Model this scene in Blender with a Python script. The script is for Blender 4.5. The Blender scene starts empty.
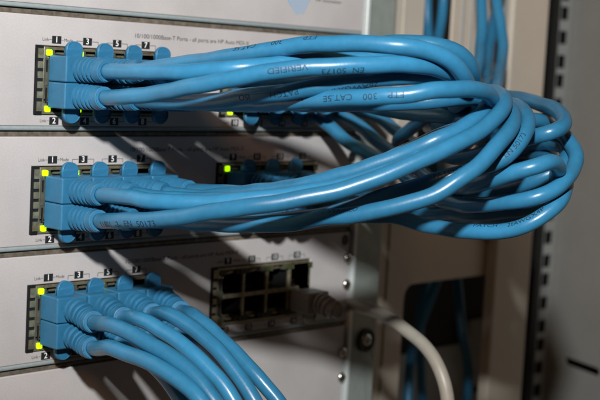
import bpy, bmesh, math, random
from mathutils import Vector, Matrix
random.seed(7)
S = 0.001                      # everything below is laid out in millimetres
scene = bpy.context.scene
C = scene.collection
U = 44.45                      # one rack unit

# ------------------------------------------------------------------ camera
CAM = Vector((-287.53, -407.13, -4.68))
YAW, PITCH, ROLL, FPX = 0.802334, -0.100816, 0.054125, 1318.81
def _axes():
    f = Vector((math.sin(YAW)*math.cos(PITCH), math.cos(YAW)*math.cos(PITCH), math.sin(PITCH)))
    r = Vector((math.cos(YAW), -math.sin(YAW), 0)); u = r.cross(f)
    c, s = math.cos(ROLL), math.sin(ROLL)
    return f, c*r+s*u, -s*r+c*u
CF, CR, CU = _axes()
cam = bpy.data.cameras.new('camera'); co = bpy.data.objects.new('camera', cam); C.objects.link(co)
co.matrix_world = Matrix(((CR.x, CU.x, -CF.x, CAM.x*S), (CR.y, CU.y, -CF.y, CAM.y*S), (CR.z, CU.z, -CF.z, CAM.z*S), (0, 0, 0, 1)))
cam.sensor_width = 22.3; cam.lens = FPX/600*22.3
cam.clip_start = 0.01; cam.clip_end = 20
cam.dof.use_dof = True; cam.dof.focus_distance = 0.462; cam.dof.aperture_fstop = 10.5
scene.camera = co

# ------------------------------------------------------------------ light
w = bpy.data.worlds.new("World"); scene.world = w; w.use_nodes = True
bg = w.node_tree.nodes['Background']; bg.inputs['Color'].default_value = (1.0, 0.74, 0.55, 1); bg.inputs['Strength'].default_value = 0.036
def area(name, loc, target, size, power, color):
    l = bpy.data.lights.new(name, 'AREA'); l.shape = 'DISK'; l.size = size*S; l.energy = power; l.color = color
    o = bpy.data.objects.new(name, l); C.objects.link(o)
    loc = Vector(loc); d = (Vector(target)-loc).normalized()
    o.location = loc*S; o.rotation_euler = d.to_track_quat('-Z', 'Y').to_euler(); return o
fl = bpy.data.lights.new('camera_flash', 'SPOT'); fl.energy = 22.0; fl.color = (0.94, 0.98, 1.0); fl.spot_size = math.radians(68); fl.spot_blend = 1.0; fl.shadow_soft_size = 13*S
fo = bpy.data.objects.new('camera_flash', fl); C.objects.link(fo); fo.location = Vector((-318, -425, 182))*S
fo.rotation_euler = (Vector((105, 0, 32))-Vector((-318, -425, 182))).to_track_quat('-Z', 'Y').to_euler()
area('room_lamp', (-700, -500, 500), (60, 0, -40), 300, 2.1, (1.0, 0.50, 0.25))
scene.view_settings.view_transform = 'Standard'; scene.view_settings.look = 'None'
scene.view_settings.exposure = 0.0; scene.view_settings.gamma = 1.0

# ------------------------------------------------------------------ unprojecting
def ray(px, py): return CF + ((px-300)*CR - (py-200)*CU)/FPX
def at(px, py, Y):
    d = ray(px, py); return CAM + d*((Y-CAM.y)/d.y)
def atD(px, py, D): return CAM + ray(px, py)*D

# ------------------------------------------------------------------ materials
def mat(name, color, rough=0.5, metal=0.0, noise=0.0, nscale=800, bump=0.0, bscale=1500, emit=0, coat=0, stain=0.0, spec=0.5, vary=0.0):
    m = bpy.data.materials.new(name); m.use_nodes = True; nt = m.node_tree; p = nt.nodes['Principled BSDF']
    p.inputs['Base Color'].default_value = (*color, 1); p.inputs['Roughness'].default_value = rough; p.inputs['Metallic'].default_value = metal
    p.inputs['Coat Weight'].default_value = coat; p.inputs['Coat Roughness'].default_value = 0.25
    p.inputs['Specular IOR Level'].default_value = spec
    tc = nt.nodes.new('ShaderNodeTexCoord')
    if noise:
        n = nt.nodes.new('ShaderNodeTexNoise'); n.inputs['Scale'].default_value = nscale; n.inputs['Detail'].default_value = 5
        nt.links.new(tc.outputs['Object'], n.inputs['Vector'])
        mr = nt.nodes.new('ShaderNodeMapRange'); mr.inputs['From Min'].default_value = 0.3; mr.inputs['From Max'].default_value = 0.7
        mr.inputs['To Min'].default_value = 1-noise; mr.inputs['To Max'].default_value = 1+noise
        nt.links.new(n.outputs['Fac'], mr.inputs['Value'])
        src = mr.outputs['Result']
        if stain:
            n2 = nt.nodes.new('ShaderNodeTexNoise'); n2.inputs['Scale'].default_value = 28; n2.inputs['Detail'].default_value = 6
            nt.links.new(tc.outputs['Object'], n2.inputs['Vector'])
            m2 = nt.nodes.new('ShaderNodeMapRange'); m2.inputs['From Min'].default_value = 0.35; m2.inputs['From Max'].default_value = 0.7
            m2.inputs['To Min'].default_value = 1+stain*.3; m2.inputs['To Max'].default_value = 1-stain
            nt.links.new(n2.outputs['Fac'], m2.inputs['Value'])
            mm = nt.nodes.new('ShaderNodeMath'); mm.operation = 'MULTIPLY'
            nt.links.new(src, mm.inputs[0]); nt.links.new(m2.outputs['Result'], mm.inputs[1]); src = mm.outputs[0]
            r2 = nt.nodes.new('ShaderNodeMapRange'); r2.inputs['To Min'].default_value = rough-.08; r2.inputs['To Max'].default_value = rough+.12
            nt.links.new(n2.outputs['Fac'], r2.inputs['Value']); nt.links.new(r2.outputs['Result'], p.inputs['Roughness'])
        if vary:
            oi = nt.nodes.new('ShaderNodeObjectInfo'); m3 = nt.nodes.new('ShaderNodeMapRange'); m3.inputs['To Min'].default_value = 1-vary; m3.inputs['To Max'].default_value = 1+vary
            nt.links.new(oi.outputs['Random'], m3.inputs['Value']); mm = nt.nodes.new('ShaderNodeMath'); mm.operation = 'MULTIPLY'
            nt.links.new(src, mm.inputs[0]); nt.links.new(m3.outputs['Result'], mm.inputs[1]); src = mm.outputs[0]
        vm = nt.nodes.new('ShaderNodeVectorMath'); vm.operation = 'SCALE'; vm.inputs[0].default_value = color
        nt.links.new(src, vm.inputs['Scale']); nt.links.new(vm.outputs[0], p.inputs['Base Color'])
    if bump:
        b = nt.nodes.new('ShaderNodeBump'); b.inputs['Strength'].default_value = bump; b.inputs['Distance'].default_value = 0.0002
        n = nt.nodes.new('ShaderNodeTexNoise'); n.inputs['Scale'].default_value = bscale; n.inputs['Detail'].default_value = 3
        nt.links.new(tc.outputs['Object'], n.inputs['Vector']); nt.links.new(n.outputs['Fac'], b.inputs['Height']); nt.links.new(b.outputs['Normal'], p.inputs['Normal'])
    if name == 'grey_painted_metal':
        mp = nt.nodes.new('ShaderNodeMapping'); mp.inputs['Scale'].default_value = (30, 400, 900); mp.inputs['Rotation'].default_value = (0, .5, 0)
        n5 = nt.nodes.new('ShaderNodeTexNoise'); n5.inputs['Scale'].default_value = 1.3; n5.inputs['Detail'].default_value = 2
        nt.links.new(tc.outputs['Object'], mp.inputs['Vector']); nt.links.new(mp.outputs['Vector'], n5.inputs['Vector'])
        r5 = nt.nodes.new('ShaderNodeMapRange'); r5.inputs['From Min'].default_value = .68; r5.inputs['From Max'].default_value = .74; r5.inputs['To Min'].default_value = rough; r5.inputs['To Max'].default_value = .7
        nt.links.new(n5.outputs['Fac'], r5.inputs['Value']); nt.links.new(r5.outputs['Result'], p.inputs['Roughness'])
    if emit:
        p.inputs['Emission Color'].default_value = (*color, 1); p.inputs['Emission Strength'].default_value = emit
    return m
M = dict(
    face=mat('grey_painted_metal', (.50, .465, .45), .42, noise=.05, nscale=1500, bump=.16, bscale=2200, stain=.13),
    edge=mat('teal_grey_bevel_shade', (.27, .31, .31), .4, noise=.06, nscale=500),  # darker than the faceplate: shading of its downward-facing bevel, put into the colour
    seam=mat('brown_seam_steel', (.20, .165, .125), .45, metal=.3, noise=.35, nscale=500, bump=.3, bscale=900, stain=.3),
    chassis=mat('brown_grey_steel', (.16, .13, .10), .45, metal=.4, noise=.3, nscale=300),
    blue=mat('blue_cable_vinyl', (.027, .168, .305), .29, noise=.06, nscale=420, bump=.14, bscale=1100, stain=.22, vary=.16),
    hood=mat('blue_moulded_rubber', (.027, .160, .295), .42, noise=.07, nscale=420, bump=.2, bscale=1400, stain=.14, vary=.08),
    greyc=mat('grey_cable_vinyl', (.30, .27, .22), .42, noise=.05, nscale=300, bump=.08, stain=.08),
    greyd=mat('dull_grey_plug_plastic', (.23, .22, .20), .5, noise=.08),
    ink=mat('black_print_ink', (.012, .012, .014), .6, noise=.3, nscale=2500),
    cink=mat('dark_cable_ink', (.006, .02, .045), .6, noise=.5, nscale=1800),
    white=mat('white_print_ink', (.85, .85, .82), .6),
    logo=mat('pale_blue_print_ink', (.22, .42, .64), .6),
    tan=mat('tarnished_shield_metal', (.36, .32, .21), .36, metal=.7, noise=.35, nscale=420),
    olive=mat('dark_port_housing', (.075, .075, .058), .45, noise=.25, nscale=600),
    black=mat('black_plastic_and_gap_shade', (.008, .008, .008), .45),  # black plastic parts, and the shade painted into gaps and behind openings
    gold=mat('gold_contact', (.72, .50, .22), .3, metal=1.0),
    clear=mat('translucent_plug_plastic', (.55, .55, .50), .25),
    led=mat('lit_green_lamp', (.50, 1.0, .0), .4, emit=1.05),
    ledoff=mat('unlit_lamp', (.05, .06, .022), .3),
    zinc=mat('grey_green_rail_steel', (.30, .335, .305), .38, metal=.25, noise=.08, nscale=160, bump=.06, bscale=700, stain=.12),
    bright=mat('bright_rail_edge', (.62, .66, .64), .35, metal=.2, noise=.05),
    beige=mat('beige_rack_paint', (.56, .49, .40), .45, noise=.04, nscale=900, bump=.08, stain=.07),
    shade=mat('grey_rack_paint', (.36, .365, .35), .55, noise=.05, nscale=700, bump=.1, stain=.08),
    side=mat('side_panel_paint', (.30, .295, .27), .6, noise=.05, nscale=700, bump=.12, stain=.08),
    screw=mat('bright_screw_steel', (.66, .64, .58), .25, metal=1.0, noise=.15, nscale=900),
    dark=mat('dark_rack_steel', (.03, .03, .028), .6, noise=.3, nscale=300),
)

# ------------------------------------------------------------------ object helpers
def link(name, me, m, parent=None):
    o = bpy.data.objects.new(name, me); C.objects.link(o)
    for x in (m if isinstance(m, (list, tuple)) else [m]): me.materials.append(M[x]) if not len(me.materials) or isinstance(m, (list, tuple)) else None
    if parent is not None: o.parent = parent
    return o
def thing(name, loc, label, cat, group=None):
    o = bpy.data.objects.new(name, None); C.objects.link(o); o.location = Vector(loc)*S; o.empty_display_size = .01
    o['label'] = label; o['category'] = cat
    if group: o['group'] = group
    return o
def tag(o, label, cat, group=None):
    o['label'] = label; o['category'] = cat
    if group: o['group'] = group
    return o
def struct(o): o['kind'] = 'structure'; return o
def finish(bm, name='mesh', smooth=False, org=(0, 0, 0)):
    org = Vector(org)
    for v in bm.verts: v.co = (v.co-org)*S
    bmesh.ops.recalc_face_normals(bm, faces=bm.faces)
    me = bpy.data.meshes.new(name); 
    if smooth:
        for f in bm.faces: f.smooth = True
    bm.to_mesh(me); bm.free(); return me
def box(bm, x0, x1, y0, y1, z0, z1, mi=0):
    vs = [bm.verts.new((x, y, z)) for x in (x0, x1) for y in (y0, y1) for z in (z0, z1)]
    for q in ((0, 1, 3, 2), (4, 6, 7, 5), (0, 4, 5, 1), (2, 3, 7, 6), (0, 2, 6, 4), (1, 5, 7, 3)):
        f = bm.faces.new([vs[i] for i in q]); f.material_index = mi
def bev(bm, wd, seg=2):
    bmesh.ops.bevel(bm, geom=list(bm.edges), offset=wd, segments=seg, affect='EDGES', profile=.5)
def rect(x0, x1, z0, z1): return [(x0, z0), (x1, z0), (x1, z1), (x0, z1)]
def rrect(x0, x1, z0, z1, r, n=6):
    o = []
    for cx, cz, a in ((x1-r, z0+r, -90), (x1-r, z1-r, 0), (x0+r, z1-r, 90), (x0+r, z0+r, 180)):
        for i in range(n+1):
            t = math.radians(a+90*i/n); o.append((cx+r*math.cos(t), cz+r*math.sin(t)))
    return o
def circ(cx, cz, r, n=20): return [(cx+r*math.cos(2*math.pi*i/n), cz+r*math.sin(2*math.pi*i/n)) for i in range(n)]
def plate(loops, y0, y1):
    """bmesh of a flat plate with holes (first loop outer), front at y0, back at y1"""
    cu = bpy.data.curves.new('tmp', 'CURVE'); cu.dimensions = '2D'; cu.fill_mode = 'BOTH'; cu.extrude = (y1-y0)/2*1.0
    for lp in loops:
        s = cu.splines.new('POLY'); s.points.add(len(lp)-1); s.use_cyclic_u = True
        for p, (x, z) in zip(s.points, lp): p.co = (x, z, 0, 1)
    return from_data(cu, lambda v: Vector((v.x, (y0+y1)/2 + v.z, v.y)))
def from_data(data, fn):
    o = bpy.data.objects.new('tmp', data); C.objects.link(o)
    dg = bpy.context.evaluated_depsgraph_get(); me = bpy.data.meshes.new_from_object(o.evaluated_get(dg))
    bm = bmesh.new(); bm.from_mesh(me)
    bmesh.ops.remove_doubles(bm, verts=bm.verts, dist=1e-4)
    for v in bm.verts: v.co = fn(v.co)
    bpy.data.objects.remove(o); bpy.data.meshes.remove(me)
    return bm
def text_bm(body, size, align='LEFT', bold=0.0, squeeze=1.0):
    t = bpy.data.curves.new('tmp', 'FONT'); t.body = body; t.size = size; t.align_x = align; t.align_y = 'CENTER'; t.offset = bold
    return from_data(t, lambda v: Vector((v.x*squeeze, v.y, 0)))
def put_text(dst, body, size, x, z, y, align='LEFT', bold=0.0, mi=0, squeeze=1.0):
    b = text_bm(body, size, align, bold, squeeze)
    for v in b.verts: v.co = Vector((x+v.co.x, y, z+v.co.y))
    for f in b.faces: f.material_index = mi
    me = bpy.data.meshes.new('t'); b.to_mesh(me); b.free(); dst.from_mesh(me); bpy.data.meshes.remove(me)
def addbm(dst, b, mi=0):
    for f in b.faces: f.material_index = mi
    me = bpy.data.meshes.new('t'); b.to_mesh(me); b.free(); dst.from_mesh(me); bpy.data.meshes.remove(me)
def obj(name, bm, m, parent=None, smooth=False, org=(0, 0, 0), bevel=0):
    o = link(name, finish(bm, name, smooth, org), m, parent)
    if bevel:
        md = o.modifiers.new('bevel', 'BEVEL'); md.width = bevel*S; md.segments = 3; md.limit_method = 'ANGLE'; md.angle_limit = math.radians(40)
    return o

# ------------------------------------------------------------------ tubes
def spline(pts, step=1.6):
    P = [Vector(p) for p in pts]; P = [P[0]*2-P[1]]+P+[P[-1]*2-P[-2]]
    out = []
    for i in range(1, len(P)-2):
        p0, p1, p2, p3 = P[i-1:i+3]
        a = max((p1-p0).length, 1e-3)**.5; b = max((p2-p1).length, 1e-3)**.5; c = max((p3-p2).length, 1e-3)**.5
        m1 = (p2-p1) + b*((p1-p0)/a - (p2-p0)/(a+b)) if i > 1 else (p2-p1)
        m2 = (p2-p1) + b*((p3-p2)/c - (p3-p1)/(b+c)) if i < len(P)-3 else (p2-p1)
        m1 = b*((p1-p0)/a - (p2-p0)/(a+b) + (p2-p1)/b); m2 = b*((p2-p1)/b - (p3-p1)/(b+c) + (p3-p2)/c)
        n = max(8, int((p2-p1).length/.8))
        for k in range(n):
            t = k/n; out.append((2*t**3-3*t*t+1)*p1+(t**3-2*t*t+t)*m1+(-2*t**3+3*t*t)*p2+(t**3-t*t)*m2)
    out.append(P[-2])
    # smooth, then resample evenly
    for _ in range(18):
        q = out[:]
        for i in range(1, len(out)-1): q[i] = (out[i-1]+out[i]*2+out[i+1])/4
        out = q
    L = [0]
    for i in range(1, len(out)): L.append(L[-1]+(out[i]-out[i-1]).length)
    n = int(L[-1]/step); res = []; j = 0
    for k in range(n+1):
        s = L[-1]*k/n
        while j < len(L)-2 and L[j+1] < s: j += 1
        t = (s-L[j])/max(L[j+1]-L[j], 1e-9); res.append(out[j].lerp(out[j+1], t))
    A_ = [(random.uniform(.06, .2), random.uniform(18, 60), random.uniform(0, 6.28), Vector((random.uniform(-1, 1), random.uniform(-1, 1), random.uniform(-1, 1))).normalized()) for _ in range(5)]+[(random.uniform(.05, .1), random.uniform(12, 18), 0, Vector((0, 0, 1)))]
    for i in range(len(res)):
        s = L[-1]*i/n; f_ = max(0, min(1, (s-14)/25))
        for a, wl, ph, dv in A_: res[i] = res[i]+dv*(a*f_*math.sin(s/wl*6.283+ph))
    return res, L[-1]
def frames(pts):
    T = [(pts[min(i+1, len(pts)-1)]-pts[max(i-1, 0)]).normalized() for i in range(len(pts))]
    N = T[0].orthogonal().normalized(); F = []
    for t in T:
        N = (N-t*N.dot(t)).normalized(); F.append((t, N, t.cross(N)))
    return F
def tube(bm, pts, rad, seg=20, cap=True):
    F = frames(pts); rings = []
    for i, (p, (t, n, b)) in enumerate(zip(pts, F)):
        r = rad(i) if callable(rad) else rad
        rings.append([bm.verts.new(p+n*(r*math.cos(2*math.pi*k/seg))+b*(r*math.sin(2*math.pi*k/seg))) for k in range(seg)])
    for a, b in zip(rings, rings[1:]):
        for k in range(seg): bm.faces.new((a[k], a[(k+1) % seg], b[(k+1) % seg], b[k]))
    if cap: bm.faces.new(rings[0][::-1]); bm.faces.new(rings[-1])
RAD = 2.82
def sample(pts, L, s):
    k = max(0, min(s/L, 1))*(len(pts)-1); i = min(int(k), len(pts)-2); t = k-i
    return pts[i].lerp(pts[i+1], t), (pts[i+1]-pts[i]).normalized()
def cable_text(pts, L, s0, body, size, flip, phi0=0.0, r=RAD):
    """lettering wrapped round the jacket; s0 = arc length of its start, flip = reads towards the plug"""
    b = text_bm(body, size, 'LEFT', 0, 1.15)
    xs = [v.co.x for v in b.verts]; 
    x = min(xs)+.9
    while x < max(xs):
        bmesh.ops.bisect_plane(b, geom=b.verts[:]+b.edges[:]+b.faces[:], plane_co=(x, 0, 0), plane_no=(1, 0, 0)); x += .9
    y = -size
    while y < size:
        bmesh.ops.bisect_plane(b, geom=b.verts[:]+b.edges[:]+b.faces[:], plane_co=(0, y, 0), plane_no=(0, 1, 0)); y += .3
    for v in b.verts:
        u, h = v.co.x, v.co.y
        if flip: u, h = -u, -h
        p, t = sample(pts, L, s0+u)
        V = (CAM-p).normalized(); n = (V-t*V.dot(t)).normalized(); up = t.cross(n)
        if up.z < 0: up = -up
        a = phi0+h/r
        v.co = p+(n*math.cos(a)+up*math.sin(a))*(r+.035)
    return b

# ------------------------------------------------------------------ rack background
GZ0, GZ1 = -230, 110
def X(px, Y, py=20): return at(px, py, Y).x
# mounting rail beside the switches
t = thing('mounting_rail', (181, 0, GZ0), 'grey green steel mounting rail with a black ringed screw, right of the switches', 'rack rail')
big = at(365, 340, 0)
b = plate([rect(171.6, 191.5, GZ0, GZ1)]+[circ(big.x, big.z, 4.6)]+[circ(big.x, big.z-44.45, 4.2)], 0.3, 2.3)
obj('front_flange', b, 'zinc', t, org=(181, 0, GZ0), bevel=.5)
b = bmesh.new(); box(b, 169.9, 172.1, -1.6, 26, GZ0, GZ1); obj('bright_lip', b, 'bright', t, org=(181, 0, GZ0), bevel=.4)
b = bmesh.new(); box(b, 189.3, 191.4, 2.4, 34, GZ0, GZ1); obj('side_flange', b, 'zinc', t, org=(181, 0, GZ0))
# ring, screw in rail
b = plate([circ(big.x, big.z, 5.6, 32), circ(big.x, big.z, 3.9, 32)], -1.6, .2); obj('washer', b, 'black', t, org=(181, 0, GZ0), bevel=.4)
def screw_head(cx, y, cz, r, cross=True):
    bm = bmesh.new(); n = 24; prof = [(r, 0), (r*.98, -.25*r), (r*.8, -.45*r), (r*.5, -.58*r), (r*.22, -.62*r)]
    rings = [[bm.verts.new((cx+q*math.cos(2*math.pi*k/n), y+h, cz+q*math.sin(2*math.pi*k/n))) for k in range(n)] for q, h in prof]
    for a, c in zip(rings, rings[1:]):
        for k in range(n): bm.faces.new((a[k], a[(k+1) % n], c[(k+1) % n], c[k]))
    bm.faces.new(rings[-1]); bm.faces.new(rings[0][::-1])
    return bm
def cross_slot(cx, y, cz, r):
    bm = bmesh.new(); box(bm, cx-r*.5, cx+r*.5, y-.64*r, y-.6*r, cz-r*.09, cz+r*.09); box(bm, cx-r*.09, cx+r*.09, y-.645*r, y-.6*r, cz-r*.5, cz+r*.5); return bm
sc = obj('screw', screw_head(big.x+.6, .2, big.z, 3.6), 'screw', t, True, org=(181, 0, GZ0))
obj('cross_slot', cross_slot(big.x+.6, .2, big.z, 3.6), 'black', sc, org=(181, 0, GZ0))

# beige cable management panel with its two openings
YP = 34
xa, xb, xc, xd = X(393, YP), X(424, YP), X(453, YP), X(514, YP)
lo0, lo1 = at(405, 283, YP), at(494, 274, YP)
t = thing('cable_panel', ((xa+xd)/2, YP, GZ0), 'beige upright panel with a round cornered dark opening, right of the mounting rail', 'rack panel')
b = plate([rect(xa-9, xd+22, GZ0, GZ1+30), rrect(xb, xc, at(430, 178, YP).z, GZ1+12, 3), rrect(lo0.x, lo1.x, GZ0+12, lo1.z, 7)], YP, YP+2)
obj('panel_sheet', b, 'beige', t, org=((xa+xd)/2, YP, GZ0), bevel=.4)
for px, wd in ((404, 3.0), (462, 2.2), (471, 2.2)):
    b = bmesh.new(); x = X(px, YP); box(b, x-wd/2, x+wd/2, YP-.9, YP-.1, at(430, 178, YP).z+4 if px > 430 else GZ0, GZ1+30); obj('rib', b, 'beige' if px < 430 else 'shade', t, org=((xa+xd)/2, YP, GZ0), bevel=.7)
# liner sleeve of lower opening
b = bmesh.new(); box(b, lo0.x-1.6, lo0.x-.2, YP+2.1, YP+30, GZ0+12, lo1.z); obj('opening_liner', b, 'dark', t, org=((xa+xd)/2, YP, GZ0))

# frame bar right of it
YB = 26
x0, x1 = X(513, YB), X(549, YB)
b = bmesh.new(); box(b, x0, x1, YB, YB+7.5, GZ0, GZ1+40)
t = thing('rack_upright', ((x0+x1)/2, YB, GZ0), 'broad smooth beige rack upright standing behind the coiled blue cables', 'rack upright')
obj('upright_bar', b, 'beige', t, org=((x0+x1)/2, YB, GZ0), bevel=1.6)
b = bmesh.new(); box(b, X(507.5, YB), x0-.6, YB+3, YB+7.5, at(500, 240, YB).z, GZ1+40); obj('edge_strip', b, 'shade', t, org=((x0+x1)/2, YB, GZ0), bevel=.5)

# perforated rail far right
P0 = atD(561, 52, 872); YR = P0.y; xr0, xr1 = X(555, YR, 52), X(568, YR, 52)
t = thing('perforated_rail', (P0.x, YR, GZ0), 'narrow grey rail with a column of square holes beside the side panel', 'rack rail')
holes = []; z = P0.z+10.5-15.9*16
seq = [15.9, 12.7, 15.9]; zz = at(563, 18, YR).z+15.9*2; k = 0
while zz > GZ0-80:
    cx = (xr0+xr1)/2+.6; holes.append(rect(cx-4.5, cx+4.5, zz-4.4, zz+4.4)); zz -= (15.9, 12.7, 15.9)[k % 3]; k += 1
obj('rail_flange', plate([rect(xr0, xr1+4, GZ0-100, GZ1+120)]+holes, YR, YR+.6), 'shade', t, org=(P0.x, YR, GZ0))
b = bmesh.new(); box(b, xr0-2, xr1+4, YR+2.5, YR+5, GZ0-100, GZ1+120); obj('hole_shade_backing', b, 'black', t, org=(P0.x, YR, GZ0))  # black sheet added so the square holes read as shaded
b = bmesh.new(); box(b, xr0-7.5, xr0-.2, YR-2, YR+8, GZ0-100, GZ1+120); obj('gap_shade_strip', b, 'black', t, org=(P0.x, YR, GZ0))  # black strip standing in for the shade in the gap beside the rail

# side panel, turned, with slots
A = Vector((xr1+1.0, YR-1.5, 0)); d = Vector((-.337, -.9415, 0))
nrm = Vector((.9415, -.337, 0))
def wall_hit(px, py):
    r_ = ray(px, py); tt = (A-CAM).dot(nrm)/r_.dot(nrm); p = CAM+r_*tt; return (p-A).dot(d), p.z
t = thing('side_panel', (A.x, A.y, GZ0), 'plain grey side panel with a short slanted slot at the far right', 'rack panel')
s0, s1 = wall_hit(567, 361), wall_hit(597, 372)
sl = []
dx, dz = s1[0]-s0[0], s1[1]-s0[1]; ln = math.hypot(dx, dz); ux, uz = dx/ln, dz/ln; hw = 2.6
for i in range(9):
    a = math.pi*(.5+i/8); sl.append((s0[0]+hw*(ux*math.cos(a)-uz*math.sin(a)), s0[1]+hw*(uz*math.cos(a)+ux*math.sin(a))))
for i in range(9):
    a = math.pi*(1.5+i/8); sl.append((s1[0]+hw*(ux*math.cos(a)-uz*math.sin(a)), s1[1]+hw*(uz*math.cos(a)+ux*math.sin(a))))
b = plate([rect(0, 330, GZ0-120, GZ1+140), sl], 0, 1.6)
for v in b.verts: v.co = A + d*v.co.x + nrm*v.co.y + Vector((0, 0, v.co.z))
obj('panel_sheet', b, 'side', t, org=(A.x, A.y, GZ0))
b = plate([rect(2, 328, GZ0-118, GZ1+138)], 12, 14)
for v in b.verts: v.co = A + d*v.co.x + nrm*v.co.y + Vector((0, 0, v.co.z))
obj('inner_sheet', b, 'black', t, org=(A.x, A.y, GZ0))

# inside of the rack
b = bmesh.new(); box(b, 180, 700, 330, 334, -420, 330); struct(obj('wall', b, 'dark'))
x0, x1 = X(384, 150, 350), X(500, 150, 350)
t = thing('inner_plate', ((x0+x1)/2, 150, GZ0), 'pale grey steel plate seen inside the lower panel opening', 'rack panel')
sa, sb = at(470, 388, 150), at(487, 393, 150)
b = plate([rect(x0, x1, GZ0-90, at(445, 347, 150).z), [(sa.x, sa.z-2.6), (sb.x, sb.z-2.6), (sb.x, sb.z+2.6), (sa.x, sa.z+2.6)]], 150, 152)
obj('plate_sheet', b, 'shade', t, org=((x0+x1)/2, 150, GZ0))
b = bmesh.new(); box(b, at(466, 330, 149).x, at(497, 330, 149).x, 145, 149.5, at(480, 345, 149).z, at(480, 318, 149).z)
bev(b, 1.5); obj('pale_lit_patch', b, 'shade', t, org=((x0+x1)/2, 150, GZ0))  # grey block standing in for a pale lit area of the plate
b = bmesh.new(); box(b, x0, x1, 153, 156, GZ0-90, GZ0+190); obj('shade_backing', b, 'black', t, org=((x0+x1)/2, 150, GZ0))  # black sheet painting the shade of the interior behind and above the plate

# ------------------------------------------------------------------ network switches
def block_local(bx, parent, k, lit):
    """one 2 x 4 port block whose left edge is bx; z local to the label line of its switch"""
    zt, zb = -2.4, -27.2; wdt = 60.0
    cxs = [bx+11.5+14*i for i in range(4)]
    loops = [rect(bx+3.2, bx+wdt-1.2, zb, zt)]
    for cx in cxs:
        for s, zc in ((1, -10.0), (-1, -19.8)):
            # T shaped RJ45 opening with lamps either side of the notch
            top = rect(cx-6.25, cx+6.25, zc-s*4.0, zc+s*6.5)
            loops.append(top if s > 0 else top[::-1])
    blk = obj('port_block', plate(loops, -.7, .6), 'tan', parent, bevel=.12)
    # gasket fingers on the left flank
    bm = bmesh.new(); box(bm, bx, bx+3.1, -.45, .8, zb-.3, zt+.3)
    obj('gasket', bm, 'black', blk)
    bm = bmesh.new(); zs = zt-.5
    hs = [4.3, 3.2, 3.2, 3.2, 3.2, 4.3]; gap = (24.4-.6-sum(hs))/5
    for h_ in hs:
        box(bm, bx+.75, bx+3.1, -.85, -.5, zs-h_+.55, zs-.2); zs -= h_+gap
    obj('spring_fingers', bm, 'tan', blk)
    bm = bmesh.new(); box(bm, bx+3.5, bx+5.6, -1.0, -.72, zb+4.4, zt-4.2); box(bm, bx+3.3, bx+5.9, -1.25, -1.02, -16.6, -12.4)
    obj('shield_tab', bm, 'olive', blk)
    bm = bmesh.new(); box(bm, bx+4.0, bx+4.7, -1.16, -1.02, -11.6, -7.2); box(bm, bx+4.0, bx+4.7, -1.16, -1.02, -23, -17.4)
    obj('slit', bm, 'black', blk)
    bm = bmesh.new()
    for zc in (-6.35, -21.9):
        box(bm, bx+3.35, bx+4.3, -1.0, -.75, zc-.3, zc+.3); box(bm, bx+5.1, bx+6.1, -1.0, -.75, zc-.45, zc+.15)
    obj('shield_clip', bm, 'screw', blk)
    for i, cx in enumerate(cxs):
        for s, zc in ((1, -10.0), (-1, -19.8)):
            bm = bmesh.new(); g = 6.5; z0, z1 = sorted((zc-s*4.3, zc+s*6.4))
            z0 = max(z0, zb+.4); z1 = min(z1, zt-.4)
            box(bm, cx-g, cx+g, 11, 12, z0, z1); box(bm, cx-g, cx-g+.35, .65, 11, z0, z1); box(bm, cx+g-.35, cx+g, .65, 11, z0, z1)
            box(bm, cx-g+.4, cx+g-.4, .65, 11, z0, z0+.3); box(bm, cx-g+.4, cx+g-.4, .65, 11, z1-.3, z1)
            sk = obj('socket', bm, 'black', blk)
            bm = bmesh.new()
            for q in range(8): box(bm, cx-3.7+q*1.02, cx-3.3+q*1.02, 5, 10.8, zc-s*2.6-.15, zc-s*2.6+.15)
            obj('contacts', bm, 'gold', sk)
            bm = bmesh.new(); box(bm, cx-1.5, cx+1.5, .6, 4.5, zc+s*5.3-.35, zc+s*5.3+.35); box(bm, cx-2.2, cx+2.2, 2.5, 3.0, zc+s*4.6-.5, zc+s*4.6+.9)
            obj('latch_spring', bm, 'tan', sk)
            bm = bmesh.new()
            for side in (-1, 1): box(bm, *sorted((cx+side*6.2, cx+side*3.3)), -.3, 8, *sorted((zc+s*4.2, zc+s*6.45)))
            obj('lamp_housing', bm, 'olive', blk)
            for side in (-1, 1):
                on = (i, s, side) in lit
                bm = bmesh.new(); lx = cx+side*5.15+(-1.0 if side < 0 else .6); zl = zc+s*5.45
                box(bm, lx-1.15, lx+1.15, -.95, -.72, zl-1.1, zl+1.1); bev(bm, .42, 3)
                obj('status_lamp', bm, 'led' if on else 'ledoff', blk)
    return cxs
def badge(parent, x, z, txt):
    bm = bmesh.new(); box(bm, x-2.05, x+2.05, -.07, -.02, z-1.42, z+1.42, 0)
    put_text(bm, txt, 3.1 if len(txt) < 2 else 2.7, x, z, -.10, 'CENTER', .03, 1)
    o = link('number_badge', finish(bm), ['ink', 'white'], parent); return o
SW = []
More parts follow.
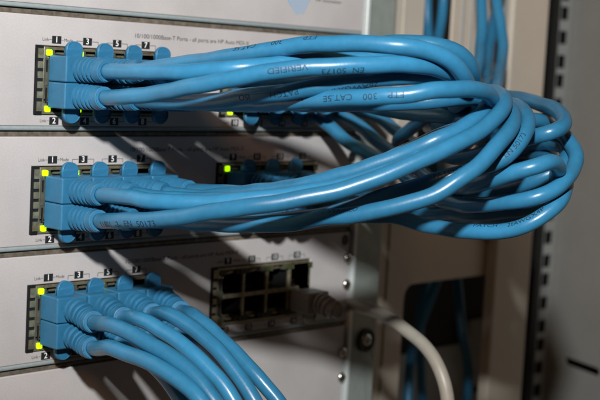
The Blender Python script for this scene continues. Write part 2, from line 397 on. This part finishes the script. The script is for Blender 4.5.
def make_switch(k, label, lit1, lit2, full=True):
    zl = -U*k
    t = thing('network_switch', (0, 0, zl), label, 'network switch', 'grey network switches stacked in the rack')
    zt, zb = 8.9, 8.9-40.5
    loops = [rect(-271, 168.6, zb, zt)]
    if full:
        loops += [rect(-9.05, 51.1, -27.55, -2.05), rect(82.45, 142.6, -27.55, -2.05)]
    b = plate(loops, 0, 1.4)
    fp = obj('faceplate', b, 'face', t, bevel=.35); fp.location = (0, 0, 0)
    b = bmesh.new(); box(b, -271, 168.6, -.35, 2.5, zb-1.7, zb-.02); obj('lower_bevel_shade', b, 'edge', t, bevel=.7)  # separate band whose darker colour paints the shaded bottom bevel of the faceplate
    b = bmesh.new(); box(b, -271, 168.0, 1.1, 3.2, zb-4.3, zb-1.9); obj('seam_strip', b, 'seam', t, bevel=.9)
    b = bmesh.new(); box(b, -271, 165, 16, 200, zb-3.6, zt-.2)
    obj('chassis', b, 'chassis', t)
    for (px, py) in EARS.get(k, []):
        p = at(px, py, 0)
        s_ = obj('mounting_screw', screw_head(p.x, -.3, p.z-zl, 2.5), 'screw', t, True)
        obj('cross_slot', cross_slot(p.x, -.3, p.z-zl, 2.5), 'black', s_)
    for (px, py) in {1: [(352, 157)], 2: [(345, 240)]}.get(k, []):
        p = at(px, py, 0); obj('mounting_hole', plate([rrect(p.x-2.4, p.x+2.4, p.z-zl-2.6, p.z-zl+2.6, 2.3)], -.06, -.02), 'black', t)
    if not full: return t
    block_local(-9, t, k, lit1); block_local(82.5, t, k, lit2)
    def line(x0, x1, z0, z1): box(legend if z0 > -10 else low, x0, x1, -.05, -.02, z0, z1)
    for bx, nums in ((0, (1, 3, 5, 7)), (91.6, (9, 11, 13, 15))):
        legend = bmesh.new(); low = bmesh.new()
        for i, n in enumerate(nums):
            cx = bx+14*i
            badge(t, cx, .25, str(n)); badge(t, cx, -29.7, str(n+1))
            if i == 0:
                put_text(legend, 'Link', 1.75, cx-3.4, .2, -.06, 'RIGHT', 0); put_text(legend, 'Mode', 1.75, cx+3.3, .2, -.06, 'LEFT', 0)
                line(cx-3.2, cx-2.2, .15, .3); line(cx+2.2, cx+3.1, .15, .3)
                put_text(low, 'Link', 1.75, cx-3.4, -29.7, -.06, 'RIGHT', 0); line(cx-3.2, cx-2.2, -29.77, -29.62)
            else:
                for q in (-1, 1):
                    xa_, xb_ = sorted((cx+q*2.2, cx+q*5.0)); line(xa_, xb_, .2, .38)
                    xx = cx+q*5.0; line(xx-.09, xx+.09, -1.2, .19)
                    line(xa_, xb_, -29.8, -29.62)
        obj('port_marking', legend, 'ink', t); obj('port_marking', low, 'ink', t)
    legend = bmesh.new()
    put_text(legend, '10/100/1000Base-T Ports - all ports are HP Auto MDI-X', 2.35, 36.0, 3.7, -.06, 'LEFT', 0, squeeze=1.14)
    obj('printed_legend', legend, 'ink', t)
    return t
EARS = {2: [(347, 258), (346, 284)], 3: [(342, 352), (341, 377)]}
make_switch(0, 'upper grey switch with blue plugs, below the one with the pale blue printed logo', {(0, 1, -1), (1, 1, -1), (0, -1, -1), (1, -1, -1)}, {(0, -1, -1)})
make_switch(1, 'middle grey switch of the three whose ports hold blue plugs', {(0, 1, -1), (1, 1, -1), (0, -1, -1)}, {(0, 1, -1)})
make_switch(2, 'lower grey switch with empty black ports and one grey plug', {(0, 1, -1), (2, 1, -1), (0, -1, -1)}, set())
make_switch(3, 'plain grey faceplate without ports in view at the bottom edge, below the lowest plugs', set(), set(), False)
# topmost switch, only its lower edge with the logo shows
t = make_switch(-1, 'plain grey faceplate at the top edge with pale blue logo and dark lettering', set(), set(), False)
b = bmesh.new(); f0 = at(300, 21, 0); f0.z -= U
for i in range(8):
    a0 = math.radians(60+i*10); a1 = a0+math.radians(4.6); R0, R1 = 3.2, 15+1.5*(i % 2)
    box_ = [(f0.x+R*math.cos(a), -.04, f0.z+R*math.sin(a)) for R, a in ((R0, a0), (R1, a0), (R1, a1), (R0, a1))]
    b.faces.new([b.verts.new(v) for v in box_])
obj('printed_logo', b, 'logo', t)
b = bmesh.new(); q = at(319, .8, 0); put_text(b, 'HP Innovation', 2.2, q.x-2, q.z-U+.3, -.05, 'LEFT', 0, squeeze=1.3); obj('printed_lettering', b, 'ink', t)

# ------------------------------------------------------------------ patch cables
def hood_mesh(flip):
    s = -1 if flip else 1
    bm = bmesh.new(); box(bm, -6.7, 6.7, -12.6, -1.6, -4.75, 4.75); bev(bm, .55, 3)
    b2 = bmesh.new(); box(b2, -5.4, 5.4, -1.7, 4.5, -3.6, 3.6); addbm(bm, b2)
    return finish(bm, 'plug_hood')
def tab_mesh(flip):
    s = -1 if flip else 1
    lp = [(-3.5, 3.0)]+[(3.5, 3.0)]+[(3.5*math.cos(math.radians(a)), 6.9+3.3*math.sin(math.radians(a))) for a in range(0, 181, 15)]
    b = plate([[(x, s*z) for x, z in lp]], -8.0, -6.6)
    bmesh.ops.bevel(b, geom=[e for e in b.edges if len(e.link_faces) == 2 and e.calc_face_angle(0) > .8 and abs(e.verts[0].co.y-e.verts[1].co.y) < .1], offset=.35, segments=2, affect='EDGES')
    return finish(b, 'latch_tab')
HM = {}
def plug_parts(parent, flip, m='hood'):
    if (flip, m) not in HM: HM[(flip, m)] = (hood_mesh(flip), tab_mesh(flip))
    h, tb = HM[(flip, m)]
    ho = bpy.data.objects.new('plug_hood', h); C.objects.link(ho); ho.parent = parent
    to = bpy.data.objects.new('latch_tab', tb); C.objects.link(to); to.parent = ho
    if not len(h.materials): h.materials.append(M[m]); tb.materials.append(M[m])
    ho.rotation_euler = (0, 0, math.radians(random.uniform(-1.2, 1.2)))
JOBS = []
def cable(k, bx, i, bottom, way, label, texts=(), m='blue', hm='hood', group='blue patch cables plugged into the switches', boot=16.5, cat='cable'):
    """k = switch row, bx = left edge of block, i = port column; way = further points (px, py, depth from the camera)"""
    x = bx+11.5+14*i; z = -U*k-(19.9 if bottom else 10.15)
    org = Vector((x, 0, z))
    t = thing('patch_cable', org, label, cat, group)
    plug_parts(t, bottom, hm)
    pts = [(x, -11.6, z), (x, -17, z)]
    if way and way[0] is not None: pts.append((x, -23, z-(2.2 if k == 2 else 0)))
    pts += [atD(*q) for q in way if q is not None]
    P, L = spline(pts)
    JOBS.append((P, L, t, org, x, z, texts, m, hm, boot))
    return t
def build_cable(P, L, t, org, x, z, texts, m, hm, boot):
    fine, Lf = [], 0
    n = 150
    for j in range(n+1): fine.append(sample(P, L, boot*j/n)[0])
    def br(j):
        s = boot*j/n
        if s < 1.0: return 4.3
        if s < 13.0:
            ph = ((s-1.0) % 2.4)/2.4
            e = 4.95-.6*(s/13.0)
            return e if ph > .55 and ph < .97 else 3.3
        return 4.25-.25*max(0, (s-13)/3.5) if s < boot-.5 else 3.75
    bm = bmesh.new(); tube(bm, fine, br, 28); o = obj('strain_relief', bm, hm, t, True, org)
    o.modifiers.new('split', 'EDGE_SPLIT').split_angle = math.radians(50)
    start = next(j for j in range(len(P)) if L*j/(len(P)-1) > boot-2)
    bm = bmesh.new(); tube(bm, P[start:], RAD, 24); jk = obj('cable_jacket', bm, m, t, True, org)
    for (px, body, size, flip, phi) in texts:
        # arc length where the jacket passes picture column px (in the front run)
        best = None
        for j in range(start, len(P)-1):
            v = P[j]-CAM; c = 300+FPX*v.dot(CR)/v.dot(CF); v2 = P[j+1]-CAM; c2 = 300+FPX*v2.dot(CR)/v2.dot(CF)
            if (c-px)*(c2-px) <= 0: best = L*j/(len(P)-1); break
        if best is None: continue
        obj('printed_lettering', cable_text(P, L, best, body, size, flip, phi), 'cink', jk, org=org)
    return t
A1, A2 = -9, 82.5
T0 = 2.75
# ---- upper switch
cable(0, A1, 0, False, [(150, 72, 452), (200, 71, 440), (240, 68, 436), (280, 64, 440), (330, 60, 446), (400, 62, 452), (440, 72, 458), (462, 92, 475), (478, 106, 520), (493, 100, 590), (500, 70, 650), (503, 40, 680), (498, 10, 692), (492, -40, 700)],
      'blue cable from the first upper port of the upper switch, running level with the plugs')
cable(0, A1, 0, True, [(130, 96, 458), (160, 93, 448), (200, 85, 434), (250, 75, 424), (300, 68.5, 420), (350, 65.5, 420), (400, 64, 424), (430, 67, 431), (452, 75, 442), (463, 90, 462), (455, 105, 500), (440, 112, 560), (436, 90, 650), (436, 50, 715), (443, 10, 730), (446, -40, 730)],
      'blue cable reading 30173 VERIFIED, second from the top of the upper bundle', [(310, 'VERIFIED', T0, True, .1), (366, 'EN  50173', T0, True, -.55)])
cable(0, A1, 1, False, [(165, 66, 476), (200, 61, 464), (250, 53.5, 448), (300, 45.5, 436), (350, 43, 428), (400, 46, 424), (432, 52, 428), (454, 64, 434), (466, 80, 444), (464, 96, 462), (455, 106, 500), (462, 100, 580), (477, 70, 650), (481, 40, 680), (482, 5, 690), (480, -40, 700)],
      'topmost blue cable of the upper bundle, its FTP 300 print half turned away', [(323, 'FTP', T0, True, .95), (289, '300', T0, True, .95), (262, 'CAT.5E', T0, True, 1.05)])
cable(0, A1, 1, True, [(180, 102.5, 468), (215, 101, 456), (250, 96, 444), (300, 90, 434), (340, 83.5, 430), (380, 78, 430), (420, 76, 434), (446, 77, 442), (462, 85, 454), (462, 97, 480), (440, 108, 520), (414, 126, 552), (398, 142, 580), (410, 160, 610)],
      'blue cable reading PATCH, third from the top of the upper bundle', [(303, 'PATCH', T0, True, -.1), (377, '26AWGX4P', T0, True, -.75), (259, 'ISO', T0, True, -.1)])
cable(0, A1, 2, False, [(220, 72, 478), (280, 52, 462), (350, 46, 452), (410, 43, 446), (443, 46, 446), (464, 57, 450), (473, 73, 458), (468, 90, 480), (470, 100, 540), (486, 90, 620), (488, 60, 670), (493, 25, 690), (500, -10, 705), (503, -40, 705)],
      'blue cable forming the rear of the two turns where the upper bundle doubles back')
cable(0, A1, 2, True, [(220, 104, 476), (260, 103.5, 456), (300, 101, 438), (340, 98.5, 428), (400, 94.5, 420), (440, 90.5, 422), (470, 89, 430), (487, 93, 442), (490, 105, 460), (476, 118, 482), (450, 124, 510), (430, 125, 560), (436, 135, 640), (440, 150, 720), (444, 250, 760), (430, 300, 765), (412, 350, 765), (408, 420, 760)],
      'blue cable reading FTP 300 CAT.5E along the underside of the upper bundle', [(409, 'FTP', T0, True, .1), (384, '300', T0, True, .1), (358, 'CAT.5E', T0, True, .1), (312, '26', T0, True, .35)])
cable(0, A1, 3, False, [(240, 80, 486), (290, 81, 470), (340, 76, 456), (390, 72, 450), (430, 76, 456), (460, 90, 472), (470, 110, 520), (450, 110, 600), (432, 80, 690), (428, 40, 710), (427, -40, 715)],
      'blue cable from the fourth upper port of the upper switch, mostly hidden')
cable(0, A1, 3, True, [(240, 100.5, 484), (290, 103, 472), (340, 104, 458), (400, 102.5, 450), (440, 100, 450), (465, 98, 456), (480, 104, 474), (470, 122, 500), (440, 135, 580), (440, 160, 700), (455, 260, 780), (462, 330, 775), (468, 370, 770), (465, 430, 770)],
      'shaded blue cable sagging from the fourth lower port of the upper switch')
# ---- middle switch
cable(1, A1, 0, False, [(125, 197, 460), (150, 200.5, 450), (200, 203, 444), (250, 200, 440), (300, 193.5, 438), (350, 184, 437), (400, 167, 438), (440, 147, 442), (468, 131, 450), (480, 115, 474), (470, 100, 510), (450, 112, 560), (436, 130, 640), (434, 150, 720), (430, 260, 790), (420, 320, 790), (424, 420, 790)],
      'blue cable from the first upper port of the middle switch')
cable(1, A1, 0, True, [(125, 221, 458), (150, 219.5, 448), (200, 214, 434), (250, 207.5, 426), (300, 198, 424), (350, 187.5, 424), (400, 170, 426), (450, 146, 430), (480, 130, 436), (498, 115, 443), (505, 103, 452), (500, 94, 464), (487, 91, 478), (474, 97, 500), (466, 112, 560), (470, 130, 620)],
      'blue cable from the first lower port of the middle switch, reading 11801 beside its boot', [(108, '11801  -3-  EN  50173', 3.2, False, -.5)])
cable(1, A1, 1, False, [(170, 199, 474), (220, 200, 462), (280, 197, 452), (330, 186, 452), (380, 164, 458), (430, 140, 464), (470, 124, 470), (488, 112, 476), (490, 100, 490), (478, 96, 510), (465, 110, 570)],
      'blue cable from the second upper port of the middle switch')
cable(1, A1, 1, True, [(185, 222, 474), (240, 225, 458), (285, 223.5, 448), (320, 219, 442), (350, 215, 438), (400, 206, 433), (440, 192, 431), (470, 172, 432), (490, 154, 436), (505, 136, 441), (513, 121, 449), (509, 108, 462), (496, 103, 480), (482, 110, 520), (470, 130, 580)],
      'lower blue cable of the middle bundle whose print ends in IFIED', [(330, 'VERIFIED', 2.5, False, .75)])
cable(1, A1, 2, False, [(200, 197, 488), (240, 193, 474), (280, 189, 460), (310, 183.5, 450), (350, 173, 444), (400, 155.5, 440), (440, 138.5, 441), (466, 126, 445), (484, 112, 453), (486, 101, 466), (474, 97, 486), (460, 108, 540), (455, 130, 620)],
      'upper blue cable of the bright pair sweeping across below the upper bundle')
cable(1, A1, 2, True, [(210, 222, 490), (260, 222, 480), (310, 217, 470), (350, 208, 462), (380, 197.5, 456), (410, 188, 452), (440, 179, 449), (470, 171, 448), (500, 160, 446), (519, 143, 449), (528, 125, 456), (522, 110, 470), (508, 104, 492), (490, 112, 540), (480, 130, 600)],
      'blue cable with small print where it bends, innermost of the right hand coil', [(436, 'PATCH 26', 2.3, False, .5), (505, 'EN 50173', 2.4, False, .1)])
cable(1, A1, 3, False, [(225, 192, 488), (260, 194, 474), (300, 193, 462), (350, 180, 458), (400, 160, 462), (450, 140, 470), (480, 130, 500), (480, 140, 560)],
      'blue cable from the fourth upper port of the middle switch')
cable(1, A1, 3, True, [(230, 224, 500), (290, 224, 494), (340, 216, 492), (385, 216, 492), (425, 225, 486), (460, 231, 476), (500, 231, 468), (535, 222, 463), (556, 205, 464), (566, 188, 472), (562, 170, 488), (545, 160, 520), (510, 150, 570), (480, 150, 610)],
      'lowest blue cable of the right hand coil, printed on its outer bend', [(512, '26AWGX4P', 2.4, False, .75), (478, 'PATCH', 2.4, False, .95)])
# ---- second port blocks
G2 = 'blue patch cables in the right hand ports'
cable(0, A2, 0, True, [(292, 109, 588), (320, 119, 580), (350, 143, 572), (385, 162, 556), (420, 187, 520), (455, 204, 488), (500, 203, 468), (535, 198, 461), (558, 187, 464), (573, 170, 474), (576, 154, 482), (568, 140, 492), (553, 129, 512), (535, 124, 545), (505, 128, 590), (480, 138, 620)],
      'blue cable falling from the first lower right hand port to the outermost right turn', group=G2)
cable(0, A2, 1, True, [(318, 109, 596), (350, 120, 588), (385, 147, 574), (410, 164, 556), (445, 186, 500), (480, 184, 462), (510, 174, 450), (535, 166, 447), (552, 162, 452), (558, 170, 466), (552, 179, 490), (525, 182, 530), (490, 165, 580)],
      'blue cable of the coil with a blunt turn inside the outermost loop', group=G2)
cable(0, A2, 2, True, [(345, 108, 604), (375, 115, 598), (400, 134, 584), (425, 149, 566), (460, 158, 520), (495, 149, 490), (528, 138, 474), (550, 133, 468), (563, 126, 472), (562, 115, 484), (547, 106, 502), (527, 100, 524), (507, 97, 548), (485, 100, 590), (470, 115, 620)],
      'blue cable making the flat hairpin at the upper right of the coil', group=G2)
cable(1, A2, 0, False, [(300, 182, 580), (340, 196, 565), (370, 205, 560), (400, 200, 560), (450, 180, 570), (500, 150, 580), (530, 128, 565), (548, 127, 550), (545, 140, 550), (520, 150, 570), (490, 145, 600)],
      'blue cable behind the coil, from the first right hand port of the middle switch', group=G2)
cable(1, A2, 1, False, [(320, 190, 588), (370, 203, 570), (420, 210, 545), (470, 208, 520), (515, 198, 500), (545, 180, 500), (552, 160, 520), (530, 146, 560), (490, 140, 600)],
      'shaded blue cable under the coil, from the second right hand port of the middle switch', group=G2)
cable(1, A2, 2, False, [(345, 186, 596), (390, 205, 575), (430, 214, 548), (480, 219, 515), (520, 212, 500), (546, 196, 505), (545, 175, 530), (500, 160, 590)],
      'blue cable from the third right hand port of the middle switch', group=G2)
cable(0, A2, 0, False, [(290, 86, 585), (340, 100, 556), (400, 112, 520), (450, 117, 500), (500, 118, 492), (522, 119, 496), (543, 122, 502), (551, 133, 518), (530, 142, 545), (500, 140, 580)],
      'blue cable inside the flat hairpin at the upper right of the coil', group=G2)
cable(0, A2, 1, False, [(318, 88, 590), (380, 104, 560), (430, 111, 530), (455, 103, 508), (475, 107, 498), (483, 121, 508), (470, 140, 530), (450, 152, 570)],
      'blue cable in the dark heart of the coil, from the second upper right hand port', group=G2)
cable(1, A2, 0, True, [(300, 200, 575), (350, 206, 556), (400, 196, 528), (450, 196, 504), (500, 191, 490), (535, 180, 480), (560, 168, 478), (567, 152, 488), (548, 143, 520), (510, 150, 560)],
      'shaded blue cable through the lower coil, from the first lower right hand port', group=G2)
cable(1, A2, 1, True, [(330, 208, 580), (380, 213, 550), (440, 213, 510), (490, 213, 490), (525, 208, 482), (550, 197, 484), (562, 185, 494), (561, 172, 512), (543, 162, 545), (500, 160, 595)],
      'shaded blue cable just above the lowest cable of the coil', group=G2)
# ---- lower switch: cables fall away to the bottom edge
G3 = 'blue patch cables hanging from the lower switch'
def down(*q): return list(q)
cable(2, A1, 0, False, down((112, 325.5, 462), (135, 336, 455), (170, 356, 446), (198, 379, 440), (216, 404, 436), (235, 440, 434), (255, 500, 434)),
      'blue cable from the first upper port of the lower switch', group=G3)
cable(2, A1, 0, True, down((112, 348.5, 462), (132, 355, 455), (165, 370.5, 445), (192, 391, 438), (208, 412, 434), (225, 450, 430), (240, 505, 430)),
      'lowest blue cable, from the first lower port of the lower switch', group=G3)
cable(2, A1, 1, False, down((140, 319, 472), (160, 330, 464), (188, 349, 455), (214, 374, 449), (235, 404, 445), (255, 445, 443), (272, 500, 443)),
      'blue cable from the second upper port of the lower switch', group=G3)
cable(2, A1, 1, True, down((135, 348, 478), (155, 367, 470), (175, 390, 462), (190, 415, 456), (205, 450, 452), (215, 500, 452)),
      'blue cable hidden under the others, from the second lower port of the lower switch', group=G3)
cable(2, A1, 2, False, down((168, 314, 482), (190, 327, 474), (217, 349, 465), (239, 376, 460), (256, 404, 456), (275, 445, 453), (290, 500, 453)),
      'blue cable from the third upper port of the lower switch', group=G3)
cable(2, A1, 2, True, down((168, 340, 488), (190, 360, 480), (210, 385, 472), (226, 415, 466), (238, 455, 462), (246, 505, 462)),
      'blue cable hidden under the others, from the third lower port of the lower switch', group=G3)
cable(2, A1, 3, False, down((196, 317, 491), (216, 334, 484), (240, 358, 477), (262, 382, 472), (280, 404, 470), (300, 440, 468), (320, 500, 468)),
      'rightmost blue cable hanging from the lower switch', group=G3)
cable(2, A1, 3, True, down((200, 340, 494), (225, 365, 486), (246, 392, 480), (262, 425, 475), (275, 460, 472), (285, 505, 472)),
      'blue cable under the others, from the fourth lower port of the lower switch', group=G3)
# ---- grey cable
cable(2, A2, 3, True, [(346, 304.5, 590), (364, 308, 578), (385, 316.5, 566), (408, 331, 556), (428, 350, 548), (441, 372, 542), (447, 398, 540), (448, 440, 540), (445, 500, 545)],
      'grey cable arching from the only grey plug down past the mounting rail', m='greyc', hm='greyd', group=None, boot=17)

# ---- let the jackets rest against each other instead of passing through, then build them
from mathutils.kdtree import KDTree
allp = [(c, i) for c, J in enumerate(JOBS) for i in range(len(J[0]))]
BASE = [[p.copy() for p in J[0]] for J in JOBS]; TOT = [[0.0]*len(J[0]) for J in JOBS]
for it in range(30):
    kd = KDTree(len(allp))
    for n_, (c, i) in enumerate(allp): kd.insert(JOBS[c][0][i], n_)
    kd.balance()
    mv = [[0.0]*len(J[0]) for J in JOBS]
    for c, i in allp:
        p = JOBS[c][0][i]; s_ = JOBS[c][1]*i/(len(JOBS[c][0])-1)
        if s_ < 19: continue
        V = (p-CAM).normalized(); best = 0.0
        for q, n_, dd in kd.find_range(p, 2*RAD):
            c2, i2 = allp[n_]
            if c2 == c: continue
            w_ = p-q; dep = w_.dot(V); lat = (w_-V*dep).length
            need = math.sqrt(max((2*RAD+.05)**2-lat*lat, 0))-abs(dep)
            if need > 0:
                sg = 1 if (dep > 0 or (abs(dep) < 1e-4 and c > c2)) else -1
                if abs(need) > abs(best): best = sg*need
        mv[c][i] = best*.3
    for c, J in enumerate(JOBS):
        a = [max(-4.5, min(4.5, t_+m_)) for t_, m_ in zip(TOT[c], mv[c])]
        for _ in range(14): a = [(a[max(i-1, 0)]+2*a[i]+a[min(i+1, len(a)-1)])/4 for i in range(len(a))]
        TOT[c] = a
        for i in range(len(a)):
            p = BASE[c][i]
            s_ = J[1]*i/(len(J[0])-1); f_ = max(0, min(1, (s_-15)/22)); J[0][i] = p+(p-CAM).normalized()*(a[i]*f_*f_*(3-2*f_))
for J in JOBS: build_cable(*J)
